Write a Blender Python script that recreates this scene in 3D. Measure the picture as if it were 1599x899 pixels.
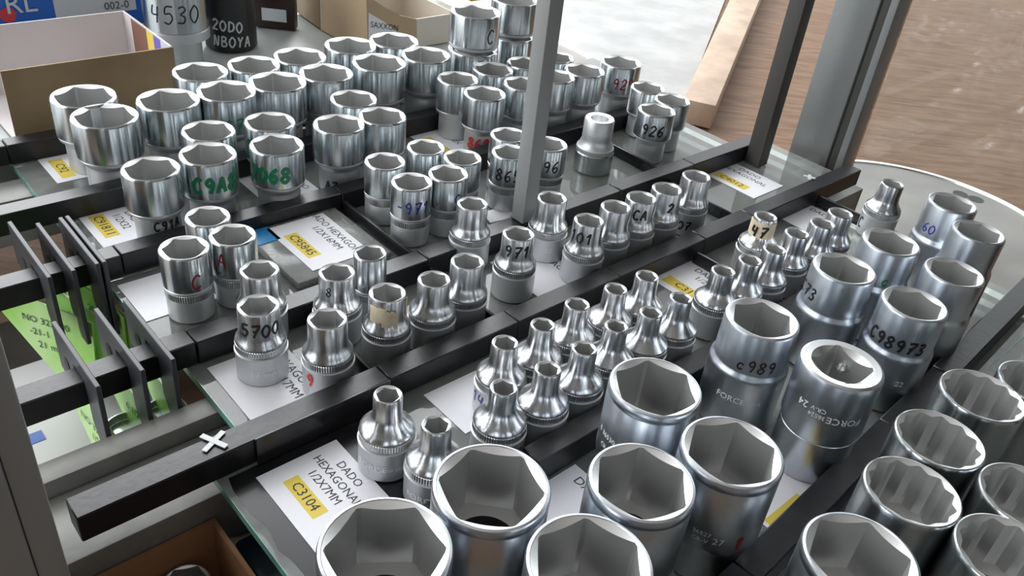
import bpy, bmesh, math, random
from mathutils import Vector, Matrix
random.seed(7)
for o in list(bpy.data.objects): bpy.data.objects.remove(o)
S = bpy.context.scene
C = S.collection

# ------------------------------------------------------------------ camera, world, light, exposure
IW, IH, FPX = 1599.0, 899.0, 1325.8
PITCH, ROLL, YAW, CAMH = math.radians(33.8), math.radians(7.03), math.radians(45.3), 0.255
FWD = Vector((math.sin(YAW)*math.cos(PITCH), math.cos(YAW)*math.cos(PITCH), -math.sin(PITCH)))
RT0 = FWD.cross(Vector((0, 0, 1))).normalized(); UP0 = RT0.cross(FWD)
RGT = RT0*math.cos(ROLL) + UP0*math.sin(ROLL)
UPV = -RT0*math.sin(ROLL) + UP0*math.cos(ROLL)
EYE = Vector((0, 0, CAMH))
cd = bpy.data.cameras.new('camera'); cam = bpy.data.objects.new('camera', cd); C.objects.link(cam)
cd.sensor_width = 36.0; cd.lens = FPX/IW*36.0; cd.clip_start = 0.01; cd.clip_end = 50
cam.matrix_world = Matrix(((RGT.x, UPV.x, -FWD.x, EYE.x), (RGT.y, UPV.y, -FWD.y, EYE.y), (RGT.z, UPV.z, -FWD.z, EYE.z), (0, 0, 0, 1)))
S.camera = cam
S.view_settings.view_transform = 'Standard'; S.view_settings.look = 'None'
S.view_settings.gamma = 1.0; S.view_settings.use_curve_mapping = False
S.view_settings.exposure = 0.24

wd = bpy.data.worlds.new('world'); S.world = wd; wd.use_nodes = True
wd.node_tree.nodes['Background'].inputs[0].default_value = (0.95, 0.98, 1.0, 1)
wd.node_tree.nodes['Background'].inputs[1].default_value = 1.6

def area_light(name, loc, target, sx, sy, power, col=(1, 1, 1)):
    l = bpy.data.lights.new(name, 'AREA'); l.shape = 'RECTANGLE'; l.size = sx; l.size_y = sy
    l.energy = power; l.color = col
    o = bpy.data.objects.new(name, l); C.objects.link(o); o.location = loc
    o.rotation_euler = (Vector(target)-Vector(loc)).to_track_quat('-Z', 'Y').to_euler()
    return o
area_light('shopfront_daylight', (1.0, 2.6, 1.5), (0.2, 0.2, 0), 2.6, 1.6, 75, (0.97, 0.99, 1.0))
area_light('side_window_daylight', (-2.2, 1.3, 1.3), (0.2, 0.3, 0), 1.6, 1.4, 26, (0.95, 0.98, 1.0))

def at(x, y, z=0.0):
    """point where the line of sight through pixel (x, y) of the 1599x899 frame meets height z"""
    d = FWD + RGT*((x-IW/2)/FPX) - UPV*((y-IH/2)/FPX)
    return EYE + d*((z-CAMH)/d.z)
def aty(x, y, Y):
    """point where the line of sight through pixel (x, y) meets the upright plane at depth Y"""
    d = FWD + RGT*((x-IW/2)/FPX) - UPV*((y-IH/2)/FPX)
    return EYE + d*(Y/d.y)
def depth(p): return (p-EYE).dot(FWD)

# ------------------------------------------------------------------ materials
def mat(name, col, rough=0.5, metal=0.0, bump=0.0, bscale=(200, 200, 200), var=0.0, vscale=30, spec=0.5, col2=None, aniso=0.0):
    m = bpy.data.materials.new(name); m.use_nodes = True
    nt = m.node_tree; b = nt.nodes['Principled BSDF']
    b.inputs['Base Color'].default_value = (*col, 1); b.inputs['Roughness'].default_value = rough
    b.inputs['Metallic'].default_value = metal; b.inputs['Specular IOR Level'].default_value = spec
    if aniso:
        tg = nt.nodes.new('ShaderNodeTangent'); tg.direction_type = 'RADIAL'; tg.axis = 'Z'
        nt.links.new(tg.outputs[0], b.inputs['Tangent']); b.inputs['Anisotropic'].default_value = aniso; b.inputs['Anisotropic Rotation'].default_value = 0.25
    if var or col2 or bump:
        tc = nt.nodes.new('ShaderNodeTexCoord'); mp = nt.nodes.new('ShaderNodeMapping')
        nt.links.new(tc.outputs['Object'], mp.inputs[0])
    if var or col2:
        n = nt.nodes.new('ShaderNodeTexNoise'); n.inputs['Scale'].default_value = vscale; n.inputs['Detail'].default_value = 5
        nt.links.new(tc.outputs['Object'], n.inputs['Vector'])
        r = nt.nodes.new('ShaderNodeValToRGB')
        c2 = col2 if col2 else tuple(min(1, c*(1+var)) for c in col)
        c1 = col if col2 else tuple(c*(1-var) for c in col)
        r.color_ramp.elements[0].position = 0.35; r.color_ramp.elements[1].position = 0.65
        r.color_ramp.elements[0].color = (*c1, 1); r.color_ramp.elements[1].color = (*c2, 1)
        nt.links.new(n.outputs[0], r.inputs[0]); nt.links.new(r.outputs[0], b.inputs['Base Color'])
    if bump:
        mp.inputs['Scale'].default_value = bscale
        n2 = nt.nodes.new('ShaderNodeTexNoise'); n2.inputs['Scale'].default_value = 1.0; n2.inputs['Detail'].default_value = 2
        nt.links.new(mp.outputs[0], n2.inputs['Vector'])
        bp = nt.nodes.new('ShaderNodeBump'); bp.inputs['Strength'].default_value = bump; bp.inputs['Distance'].default_value = 0.001
        nt.links.new(n2.outputs[0], bp.inputs['Height']); nt.links.new(bp.outputs[0], b.inputs['Normal'])
    return m

def glass_mat(name, tint, dust_haze=0.0, rough=0.02):
    m = bpy.data.materials.new(name); m.use_nodes = True; nt = m.node_tree
    nt.nodes.remove(nt.nodes['Principled BSDF']); out = nt.nodes['Material Output']
    t = nt.nodes.new('ShaderNodeBsdfTransparent'); t.inputs[0].default_value = (*tint, 1)
    g = nt.nodes.new('ShaderNodeBsdfGlossy'); g.inputs['Roughness'].default_value = rough
    f = nt.nodes.new('ShaderNodeFresnel'); f.inputs[0].default_value = 1.5
    x = nt.nodes.new('ShaderNodeMixShader')
    nt.links.new(f.outputs[0], x.inputs[0]); nt.links.new(t.outputs[0], x.inputs[1]); nt.links.new(g.outputs[0], x.inputs[2])
    if dust_haze:
        d = nt.nodes.new('ShaderNodeBsdfDiffuse'); d.inputs[0].default_value = (0.62, 0.64, 0.62, 1)
        tc = nt.nodes.new('ShaderNodeTexCoord'); n = nt.nodes.new('ShaderNodeTexNoise'); n.inputs['Scale'].default_value = 35; n.inputs['Detail'].default_value = 7; n.inputs['Roughness'].default_value = 0.7
        mr = nt.nodes.new('ShaderNodeMapRange'); mr.inputs[1].default_value = 0.3; mr.inputs[2].default_value = 0.7; mr.inputs[3].default_value = dust_haze*0.5; mr.inputs[4].default_value = dust_haze*1.5
        y = nt.nodes.new('ShaderNodeMixShader')
        nt.links.new(tc.outputs['Object'], n.inputs['Vector']); nt.links.new(n.outputs[0], mr.inputs[0]); nt.links.new(mr.outputs[0], y.inputs[0])
        nt.links.new(x.outputs[0], y.inputs[1]); nt.links.new(d.outputs[0], y.inputs[2]); x = y
    nt.links.new(x.outputs[0], out.inputs[0])
    return m

M = {}
M['chrome'] = mat('polished_chrome', (0.55, 0.585, 0.60), 0.22, 1, 0.05, (420, 420, 4), aniso=0.85)
M['brushed'] = mat('brushed_chrome', (0.60, 0.615, 0.63), 0.25, 1, 0.10, (500, 500, 5), aniso=0.75)
M['rim'] = mat('ground_rim_steel', (0.90, 0.91, 0.92), 0.38, 1)
M['matte'] = mat('matte_nickel', (0.62, 0.635, 0.65), 0.42, 0.7, 0.05, (900, 900, 900))
M['satin'] = mat('satin_steel', (0.58, 0.615, 0.66), 0.32, 1, 0.06, (300, 300, 60), 0.10, 60)
M['satinrim'] = mat('satin_rim', (0.84, 0.85, 0.86), 0.36, 1)
M['bore'] = mat('bore_steel', (0.60, 0.605, 0.60), 0.42, 0.8, 0.04, (500, 500, 30))
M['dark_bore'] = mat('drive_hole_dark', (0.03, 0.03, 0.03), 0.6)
M['knurl'] = mat('knurled_steel', (0.60, 0.61, 0.62), 0.35, 1)
M['rail'] = mat('black_rail_paint', (0.010, 0.010, 0.012), 0.36, 0, 0.08, (300, 300, 300), 0.35, 90)
M['acrylic'] = mat('black_strip', (0.012, 0.012, 0.014), 0.25, 0, 0, (1, 1, 1), 0.3, 60)
M['steel_frame'] = mat('grey_frame_steel', (0.25, 0.25, 0.235), 0.5, 0.35, 0.06, (90, 400, 400), 0.18, 40)
M['alu'] = mat('grey_aluminium', (0.34, 0.35, 0.35), 0.42, 0.6, 0.03, (300, 300, 8), 0.06, 20)
M['postdark'] = mat('dark_post_paint', (0.10, 0.095, 0.09), 0.45, 0.3)
M['postgrey'] = mat('grey_post_paint', (0.34, 0.345, 0.34), 0.45, 0.2)
M['paper'] = mat('label_paper', (0.82, 0.82, 0.86), 0.7)
M['yellow'] = mat('yellow_highlighter', (0.74, 0.57, 0.09), 0.7)
M['ink'] = mat('printed_ink', (0.03, 0.03, 0.035), 0.7)
M['marker'] = mat('black_marker', (0.012, 0.012, 0.014), 0.4)
M['red'] = mat('red_marker', (0.32, 0.02, 0.035), 0.4)
M['brightred'] = mat('bright_red_marker', (0.6, 0.03, 0.04), 0.4)
M['green'] = mat('green_marker', (0.01, 0.22, 0.10), 0.4)
M['blue'] = mat('blue_marker', (0.03, 0.035, 0.30), 0.4)
M['white_ink'] = mat('white_paint_marker', (0.62, 0.63, 0.64), 0.6)
M['etch'] = mat('etched_lettering_glint', (0.85, 0.86, 0.88), 0.5, 0.0)  # white colour stands in for the glint of the etched letters
M['tape'] = mat('masking_tape', (0.72, 0.62, 0.44), 0.65, 0, 0.2, (300, 300, 300), 0.2, 90)
M['kraft'] = mat('kraft_cardboard', (0.36, 0.255, 0.145), 0.8, 0, 0.05, (60, 60, 300), 0.13, 25)
M['kraft_in'] = mat('box_lining', (0.66, 0.62, 0.62), 0.75, 0, 0, (1, 1, 1), 0.05, 10)
M['carton'] = mat('brown_carton', (0.33, 0.17, 0.085), 0.8, 0, 0, (1, 1, 1), 0.15, 18)
M['tan'] = mat('tan_box', (0.52, 0.38, 0.24), 0.75, 0, 0, (1, 1, 1), 0.08, 14)
M['beige'] = mat('beige_box', (0.72, 0.66, 0.58), 0.75)
M['bluebox'] = mat('blue_box_print', (0.012, 0.12, 0.52), 0.35)
M['greylabel'] = mat('grey_box_label', (0.55, 0.57, 0.60), 0.6)
M['purple'] = mat('purple_print', (0.16, 0.12, 0.5), 0.5)
M['brownprint'] = mat('brown_print', (0.22, 0.10, 0.07), 0.5)
M['impact'] = mat('black_phosphate', (0.02, 0.02, 0.021), 0.38, 0.2)
M['darkpack'] = mat('dark_pack', (0.03, 0.014, 0.013), 0.35)
M['card'] = mat('green_card', (0.35, 0.74, 0.10), 0.35, 0, 0, (1, 1, 1), 0, 30, 0.6, (0.56, 0.85, 0.34))
M['carddark'] = mat('dark_green_print', (0.09, 0.28, 0.03), 0.4)
M['white'] = mat('white_plastic', (0.8, 0.8, 0.8), 0.5)
M['plate'] = mat('black_hanger_plastic', (0.045, 0.048, 0.056), 0.45)
M['counter'] = mat('pale_counter', (0.38, 0.41, 0.40), 0.35, 0, 0, (1, 1, 1), 0.12, 9)
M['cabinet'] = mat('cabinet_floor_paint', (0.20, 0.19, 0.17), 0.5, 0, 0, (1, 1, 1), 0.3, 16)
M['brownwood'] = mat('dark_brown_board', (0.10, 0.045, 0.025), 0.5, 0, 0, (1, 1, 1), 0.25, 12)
M['concrete'] = mat('pale_concrete', (0.36, 0.36, 0.355), 0.55, 0, 0.1, (60, 60, 60), 0.12, 14)
M['ply'] = mat('plywood', (0.47, 0.35, 0.265), 0.6, 0, 0, (1, 1, 1), 0.14, 16)
M['disc'] = mat('turned_steel_disc', (0.26, 0.245, 0.23), 0.5, 0.4, 0, (40, 40, 40), 0.12, 12)
M['discrim'] = mat('bright_disc_rim', (0.85, 0.85, 0.85), 0.2, 0.9)
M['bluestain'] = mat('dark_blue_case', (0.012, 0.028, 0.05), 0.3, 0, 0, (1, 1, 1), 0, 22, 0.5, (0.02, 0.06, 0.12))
M['wallpaint'] = mat('dim_wall_paint', (0.16, 0.16, 0.155), 0.8)
M['ceil'] = mat('ceiling_paint', (0.55, 0.55, 0.54), 0.8)
M['glass'] = glass_mat('shelf_glass', (0.86, 0.92, 0.90), dust_haze=0.22)  # dust, plus grey painted in for sky reflected by the glass
M['pane'] = glass_mat('pane_glass', (0.96, 0.975, 0.97), dust_haze=0.012)
M['edge'] = mat('green_glass_edge', (0.16, 0.36, 0.30), 0.12, 0, 0, (1, 1, 1), 0.25, 60)
M['clearpack'] = glass_mat('clear_pack_plastic', (0.90, 0.93, 0.92), dust_haze=0.30, rough=0.12)
M['bluetape'] = mat('blue_tape', (0.03, 0.25, 0.55), 0.35)

def wood_floor():
    m = bpy.data.materials.new('brown_wood_floor'); m.use_nodes = True; nt = m.node_tree; b = nt.nodes['Principled BSDF']
    tc = nt.nodes.new('ShaderNodeTexCoord'); mp = nt.nodes.new('ShaderNodeMapping'); mp.inputs['Scale'].default_value = (7, 7, 7)
    mp.inputs['Rotation'].default_value = (0, 0, math.radians(45)); 
    w = nt.nodes.new('ShaderNodeTexNoise'); w.inputs['Scale'].default_value = 1; w.inputs['Detail'].default_value = 8; w.inputs['Distortion'].default_value = 1.2
    mp2 = nt.nodes.new('ShaderNodeMapping'); mp2.inputs['Scale'].default_value = (1.2, 9, 1)
    r = nt.nodes.new('ShaderNodeValToRGB')
    r.color_ramp.elements[0].position = 0.3; r.color_ramp.elements[0].color = (0.125, 0.066, 0.034, 1)
    r.color_ramp.elements[1].position = 0.72; r.color_ramp.elements[1].color = (0.24, 0.145, 0.088, 1)
    nt.links.new(tc.outputs['Object'], mp.inputs[0]); nt.links.new(mp.outputs[0], mp2.inputs[0]); nt.links.new(mp2.outputs[0], w.inputs['Vector'])
    nt.links.new(w.outputs[0], r.inputs[0]); nt.links.new(r.outputs[0], b.inputs['Base Color']); b.inputs['Roughness'].default_value = 0.6; b.inputs['Specular IOR Level'].default_value = 0.25
    return m
M['floor'] = wood_floor()

# ------------------------------------------------------------------ mesh helpers
def mesh_obj(name, verts, faces, m, parent=None, smooth=None, mats=None, mi=None):
    me = bpy.data.meshes.new(name); me.from_pydata([tuple(v) for v in verts], [], faces); me.validate(); me.update()
    for k in (mats if mats else [m]): me.materials.append(k if not isinstance(k, str) else M[k])
    if mi: me.polygons.foreach_set('material_index', mi[:len(me.polygons)])
    if smooth is not None:
        me.shade_smooth(); me.set_sharp_from_angle(angle=math.radians(smooth))
    o = bpy.data.objects.new(name, me); C.objects.link(o)
    if parent: o.parent = parent
    return o
def tag(o, label, cat=None, group=None, kind=None):
    if label: o['label'] = label
    if cat: o['category'] = cat
    if group: o['group'] = group
    if kind: o['kind'] = kind
    return o
def empty(name, loc, rz=0):
    o = bpy.data.objects.new(name, None); C.objects.link(o); o.location = loc; o.rotation_euler = (0, 0, rz); o.empty_display_size = 0.01
    return o
class MB:
    def __init__(s): s.v = []; s.f = []
    def box(s, x0, x1, y0, y1, z0, z1):
        n = len(s.v); s.v += [(x, y, z) for z in (z0, z1) for y in (y0, y1) for x in (x0, x1)]
        s.f += [tuple(n+i for i in q) for q in ((0, 2, 3, 1), (4, 5, 7, 6), (0, 1, 5, 4), (2, 6, 7, 3), (0, 4, 6, 2), (1, 3, 7, 5))]
        return s
    def prism(s, pts, axis, a, b):
        """polygon pts (2-D, counter-clockwise) extruded along axis from a to b"""
        n = len(s.v); k = len(pts)
        def mk(p, t): return {'x': (t, p[0], p[1]), 'y': (p[0], t, p[1]), 'z': (p[0], p[1], t)}[axis]
        s.v += [mk(p, a) for p in pts] + [mk(p, b) for p in pts]
        s.f.append(tuple(n+i for i in reversed(range(k)))); s.f.append(tuple(n+k+i for i in range(k)))
        for i in range(k):
            j = (i+1) % k; s.f.append((n+i, n+j, n+k+j, n+k+i))
        return s
    def build(s, name, m, parent=None, bevel=0, smooth=None, bseg=2):
        o = mesh_obj(name, s.v, s.f, m, parent)
        bm = bmesh.new(); bm.from_mesh(o.data); bmesh.ops.recalc_face_normals(bm, faces=bm.faces)
        if bevel:
            bmesh.ops.bevel(bm, geom=list(bm.edges), offset=bevel, segments=bseg, affect='EDGES', profile=0.5)
        bm.to_mesh(o.data); bm.free()
        if bevel or smooth:
            o.data.shade_smooth(); o.data.set_sharp_from_angle(angle=math.radians(smooth or 40))
        return o
def lathe(name, prof, m, parent=None, n=48, smooth=38, close=False):
    v = []; f = []
    for r, z in prof:
        for i in range(n):
            a = 2*math.pi*i/n; v.append((r*math.cos(a), r*math.sin(a), z))
    for k in range(len(prof)-1):
        for i in range(n):
            j = (i+1) % n; f.append((k*n+i, k*n+j, (k+1)*n+j, (k+1)*n+i))
    if close:
        f.append(tuple(reversed(range(n)))); f.append(tuple((len(prof)-1)*n+i for i in range(n)))
    return mesh_obj(name, v, f, m, parent, smooth)
def hexr(t, af, pts=6, rot=0.0, rnd=0.02):
    def one(t):
        a = (t % (math.pi/3)) - math.pi/6
        return min(af/2/math.cos(a), af/2*(1.1547-rnd))
    t = t-rot
    return max(one(t), one(t+math.pi/6)) if pts == 12 else one(t)
def bore(name, rc, af, H, dep, m, parent, pts=6, rot=0.0, k=0.55, hole=0.34):
    """chamfered hexagon or twelve-point opening: scalloped lead-in, flats, floor step and round drive hole"""
    n = 96 if pts == 12 else 72; v = []; f = []
    rr = [min(hexr(2*math.pi*i/n, af, pts, rot), rc*0.995) for i in range(n)]
    rings = [[(rc, H-0.0003)]*n, [(r, H-0.0003-(rc-r)*k) for r in rr], [(r, H-dep) for r in rr],
             [(hole*af, H-dep-0.0005)]*n, [(hole*af, 0.002)]*n]
    for ring in rings:
        for i, (r, z) in enumerate(ring):
            a = 2*math.pi*i/n; v.append((r*math.cos(a), r*math.sin(a), z))
    mi = []
    for q in range(len(rings)-1):
        for i in range(n):
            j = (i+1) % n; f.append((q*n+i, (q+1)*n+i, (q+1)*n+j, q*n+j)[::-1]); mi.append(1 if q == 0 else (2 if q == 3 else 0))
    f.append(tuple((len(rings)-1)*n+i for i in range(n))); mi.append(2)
    # faces must look towards the axis
    f = [tuple(reversed(q)) for q in f]
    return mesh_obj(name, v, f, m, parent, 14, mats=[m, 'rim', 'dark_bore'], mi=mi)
def knurl(name, R, z0, z1, m, parent, teeth=64):
    n = teeth*2; v = []; f = []
    prof = [(R-0.0012, z0), (R-0.0002, z0+0.0001), (R, z0+0.0003), (R, z1-0.0003), (R-0.0002, z1-0.0001), (R-0.0012, z1)]
    for q, (r, z) in enumerate(prof):
        for i in range(n):
            rr = r - (0.00032 if (i % 2 and q in (1, 2, 3, 4)) else 0); a = 2*math.pi*i/n
            v.append((rr*math.cos(a), rr*math.sin(a), z))
    for k in range(len(prof)-1):
        for i in range(n):
            j = (i+1) % n; f.append((k*n+i, k*n+j, (k+1)*n+j, (k+1)*n+i))
    return mesh_obj(name, v, f, m, parent)

# ------------------------------------------------------------------ lettering
STR = {
 '0': [[(.3, 1), (.05, .7), (.05, .3), (.3, 0), (.55, .3), (.55, .7), (.3, 1)]],
 '1': [[(.1, .7), (.35, 1), (.35, .5), (.35, 0)]],
 '2': [[(.05, .75), (.3, 1), (.55, .75), (.3, .35), (.05, 0), (.3, .03), (.6, 0)]],
 '3': [[(.08, .9), (.35, 1), (.5, .78), (.25, .55), (.5, .35), (.4, .05), (.05, .08)]],
 '4': [[(.1, 1), (.05, .5), (.5, .48)], [(.45, .95), (.42, .45), (.4, 0)]],
 '5': [[(.55, 1), (.15, .98), (.1, .58), (.4, .6), (.55, .3), (.35, 0), (.05, .08)]],
 '6': [[(.5, 1), (.2, .75), (.06, .35), (.3, 0), (.53, .25), (.35, .5), (.1, .32)]],
 '7': [[(.05, .95), (.35, 1), (.6, .97), (.4, .5), (.25, 0)], [(.15, .5), (.5, .52)]],
 '8': [[(.3, .52), (.08, .78), (.3, 1), (.5, .78), (.3, .52), (.05, .25), (.3, 0), (.55, .25), (.3, .52)]],
 '9': [[(.5, .72), (.28, .5), (.08, .75), (.3, 1), (.5, .72), (.47, .35), (.35, 0)]],
 'C': [[(.55, .85), (.3, 1), (.05, .65), (.08, .25), (.3, 0), (.58, .15)]],
 'c': [[(.5, .45), (.25, .55), (.08, .28), (.25, 0), (.5, .1)]],
 'A': [[(.02, 0), (.15, .5), (.3, 1), (.45, .5), (.58, 0)], [(.12, .4), (.48, .4)]],
 'B': [[(.08, 0), (.08, .5), (.08, 1)], [(.08, 1), (.45, .9), (.4, .6), (.1, .52), (.5, .42), (.5, .08), (.08, 0)]],
 'D': [[(.08, 0), (.08, .5), (.08, 1)], [(.08, 1), (.5, .8), (.52, .25), (.08, 0)]],
 'O': [[(.3, 1), (.05, .7), (.05, .3), (.3, 0), (.55, .3), (.55, .7), (.3, 1)]],
 'Y': [[(.05, 1), (.3, .5)], [(.55, 1), (.3, .5), (.25, 0)]],
 'N': [[(.05, 0), (.1, 1), (.45, 0), (.55, 1)]],
 '-': [[(.1, .5), (.5, .5)]], '/': [[(.1, 0), (.5, 1)]], '(': [[(.4, 1), (.2, .5), (.4, 0)]],
 '~': [[(.0, .1), (.2, .35), (.5, .45), (.9, .4)]],
}
def catmull(p, k=5):
    if len(p) < 3: return p
    out = []
    for i in range(len(p)-1):
        a = p[max(i-1, 0)]; b = p[i]; c = p[i+1]; d = p[min(i+2, len(p)-1)]
        for s in range(k):
            t = s/k
            out.append(tuple(0.5*((2*b[q])+(-a[q]+c[q])*t+(2*a[q]-5*b[q]+4*c[q]-d[q])*t*t+(-a[q]+3*b[q]-3*c[q]+d[q])*t**3) for q in (0, 1)))
    out.append(p[-1]); return out
def strokes(text, h, w, adv=0.82, slant=0.1):
    """ribbons (2-D quads) of handwritten text, centred on x"""
    polys = []; x0 = 0
    for ch in text:
        for st in STR.get(ch, []):
            pts = [((x0+px_+slant*py_)*h*0.92, py_*h) for px_, py_ in catmull(st)]
            L = []; Rr = []
            for i, p in enumerate(pts):
                a = pts[max(i-1, 0)]; b = pts[min(i+1, len(pts)-1)]
                dx, dy = b[0]-a[0], b[1]-a[1]; ln = math.hypot(dx, dy) or 1
                nx, ny = -dy/ln*w/2, dx/ln*w/2
                L.append((p[0]+nx, p[1]+ny)); Rr.append((p[0]-nx, p[1]-ny))
            for i in range(len(pts)-1): polys.append((L[i], Rr[i], Rr[i+1], L[i+1]))
        x0 += adv
    W = x0*h*0.92
    return [tuple((p[0]-W/2, p[1]) for p in q) for q in polys]
def wrap(polys, R, ang, z0, name, m, parent, off=0.0002, tilt=0.0, rfun=None):
    v = []; f = []
    for q in polys:
        n = len(v)
        for x, y in q:
            y2 = y + tilt*x; a = ang + x/R; r = (rfun(z0+y2) if rfun else R)+off
            v.append((r*math.cos(a), r*math.sin(a), z0+y2))
        f.append(tuple(range(n, n+len(q))))
    return mesh_obj(name, v, f, m, parent)
_tc = {}
def text_polys(txt, size):
    k = (txt, size)
    if k not in _tc:
        cu = bpy.data.curves.new('t', 'FONT'); cu.body = txt; cu.size = size; cu.resolution_u = 2; cu.align_x = 'CENTER'
        ob = bpy.data.objects.new('t', cu); me = bpy.data.meshes.new_from_object(ob)
        _tc[k] = [tuple((me.vertices[i].co.x, me.vertices[i].co.y) for i in p.vertices) for p in me.polygons]
        bpy.data.objects.remove(ob); bpy.data.curves.remove(cu); bpy.data.meshes.remove(me)
    return _tc[k]
def flat_text(txt, size, org, ux, uy, name, m, parent):
    v = []; f = []
    for q in text_polys(txt, size):
        n = len(v)
        for x, y in q: v.append(tuple(Vector(org)+Vector(ux)*x+Vector(uy)*y))
        f.append(tuple(range(n, n+len(q))))
    return mesh_obj(name, v, f, m, parent)
def flat_strokes(txt, h, w, org, ux, uy, name, m, parent):
    v = []; f = []
    for q in strokes(txt, h, w):
        n = len(v)
        for x, y in q: v.append(tuple(Vector(org)+Vector(ux)*x+Vector(uy)*y))
        f.append(tuple(range(n, n+len(q))))
    return mesh_obj(name, v, f, m, parent)

# ------------------------------------------------------------------ the setting
def struct(name, mb, m, label=None): 
    o = mb.build(name, m); o['kind'] = 'structure'
    if label: o['label'] = label
    return o
GT = -0.0005      # top of the shelf glass; everything standing on it starts at z = 0
FZ = -0.34
struct('floor', MB().box(-3, 4, -3, 4, FZ-0.05, FZ), 'floor')
struct('wall_front', MB().box(-3, 4, -2.1, -2.0, FZ, 2.2), 'wallpaint')
struct('wall_right', MB().box(3.2, 3.3, -2.0, 0.2, FZ, 2.2), 'wallpaint')  # unseen wall, extended to darken faces on the camera side
struct('ceiling', MB().box(-2.6, 2.2, -2.0, 1.5, 2.2, 2.25), 'ceil')  # unseen ceiling, its reach shaped to hold back skylight over the shelf
struct('added_wall_left', MB().box(-2.7, -2.6, -2.0, 0.3, FZ, 2.2), 'wallpaint')  # unseen wall added to cut fill light from behind left

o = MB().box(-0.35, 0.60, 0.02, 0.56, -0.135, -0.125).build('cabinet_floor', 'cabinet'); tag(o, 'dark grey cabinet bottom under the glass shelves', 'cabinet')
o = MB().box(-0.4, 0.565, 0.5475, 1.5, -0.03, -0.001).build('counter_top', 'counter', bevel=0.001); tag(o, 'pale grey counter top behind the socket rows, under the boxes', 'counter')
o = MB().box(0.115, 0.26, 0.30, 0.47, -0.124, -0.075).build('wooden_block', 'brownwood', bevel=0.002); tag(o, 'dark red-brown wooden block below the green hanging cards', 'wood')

# rails: square black bars laid along the rows, joined from short segments
def rail(y0, y1, xs, label, hz=0.0125, skew=0.0, mk=True):
    r = empty('shelf_rail', (xs[0], (y0+y1)/2, 0)); tag(r, label, 'rail', 'black rails between the socket rows')
    w = (y1-y0)/2
    for a, b in zip(xs[:-1], xs[1:]):
        s = MB().box(a-xs[0]+0.0002, b-xs[0]-0.0002, -w, w, 0, hz+random.uniform(-0.0004, 0.0003)).build('rail_segment', 'rail', r, 0.0005, bseg=1)
        s.location.y = random.uniform(-0.0003, 0.0003)
    r.rotation_euler.z = skew
    return r
RA = rail(0.231, 0.2425, [0.036, 0.166, 0.241, 0.315, 0.39, 0.44, 0.572], 'long black rail with white paint crosses, in front of the masking-taped socket row')
RB = rail(0.2995, 0.3110, [0.026, 0.11, 0.238, 0.315, 0.39, 0.465, 0.545], 'black rail carrying the thin grey centre post and three green hanging tags')
RC = rail(0.3850, 0.3965, [0.03, 0.11, 0.238, 0.315, 0.39, 0.465, 0.54], 'black rail behind the blue-marked sockets, with hanging tags at its left end')
RD = rail(0.4525, 0.4640, [0.02, 0.166, 0.241, 0.315, 0.39, 0.465], 'black rail between the green-marked sockets and the large polished sockets')
RE = rail(0.5345, 0.5460, [0.02, 0.10, 0.166, 0.241, 0.315, 0.41], 'rearmost black rail in front of the open cardboard box')
RZ = rail(0.1560, 0.1665, [0.110, 0.185, 0.26, 0.335, 0.41, 0.46], 'black rail between the small flared sockets and the tall satin sockets')
RY = rail(0.0630, 0.0745, [0.12, 0.21, 0.33, 0.39, 0.54], 'black rail between the tall satin sockets and the twelve-point sockets', skew=math.radians(3.2))
# white crosses painted on rail ends
def cross(px_, py_, par, s=0.006):
    p = at(px_, py_, 0.0131)-par.location
    mb = MB()
    for a, zz in ((0.5, 0.01315), (2.0, 0.01325)):
        c, sn = math.cos(a), math.sin(a); q = []
        for u, v in ((-s, -.0011), (s, -.0011), (s, .0011), (-s, .0011)): q.append((p.x+u*c-v*sn, p.y+u*sn+v*c))
        mb.prism(q, 'z', 0.01285, zz)
    return mb.build('paint_cross', 'white_ink', par)
cross(334, 688, RA); cross(1264, 276, RA, 0.004)

# thin black cross strips between compartments
def strip(x, y0, y1, label, h=0.008, dx=0):
    o = MB().prism([(x-0.001, y0), (x+0.001, y0), (x+0.001+dx, y1), (x-0.001+dx, y1)], 'z', 0, h).build('divider_strip', 'acrylic', bevel=0.0004)
    tag(o, label, 'divider', 'thin black dividers between compartments')
strip(0.2385, 0.312, 0.384, 'thin black divider left of the blue-marked sockets')
strip(0.2385, 0.244, 0.299, 'thin black divider between the slim straight socket and the blue C one')
strip(0.166, 0.244, 0.299, 'thin black divider beside the red-lettered socket')
strip(0.38, 0.168, 0.2302, 'thin black divider left of the socket taped and marked 47')
strip(0.438, 0.244, 0.299, 'thin black divider right of the line of five stepped sockets')
strip(0.315, 0.244, 0.299, 'thin black divider beside the sockets at the foot of the centre post')
strip(0.447, 0.312, 0.384, 'thin black divider left of the socket marked 926')
strip(0.515, 0.168, 0.2302, 'thin black divider at the right end of the small socket row')

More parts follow.
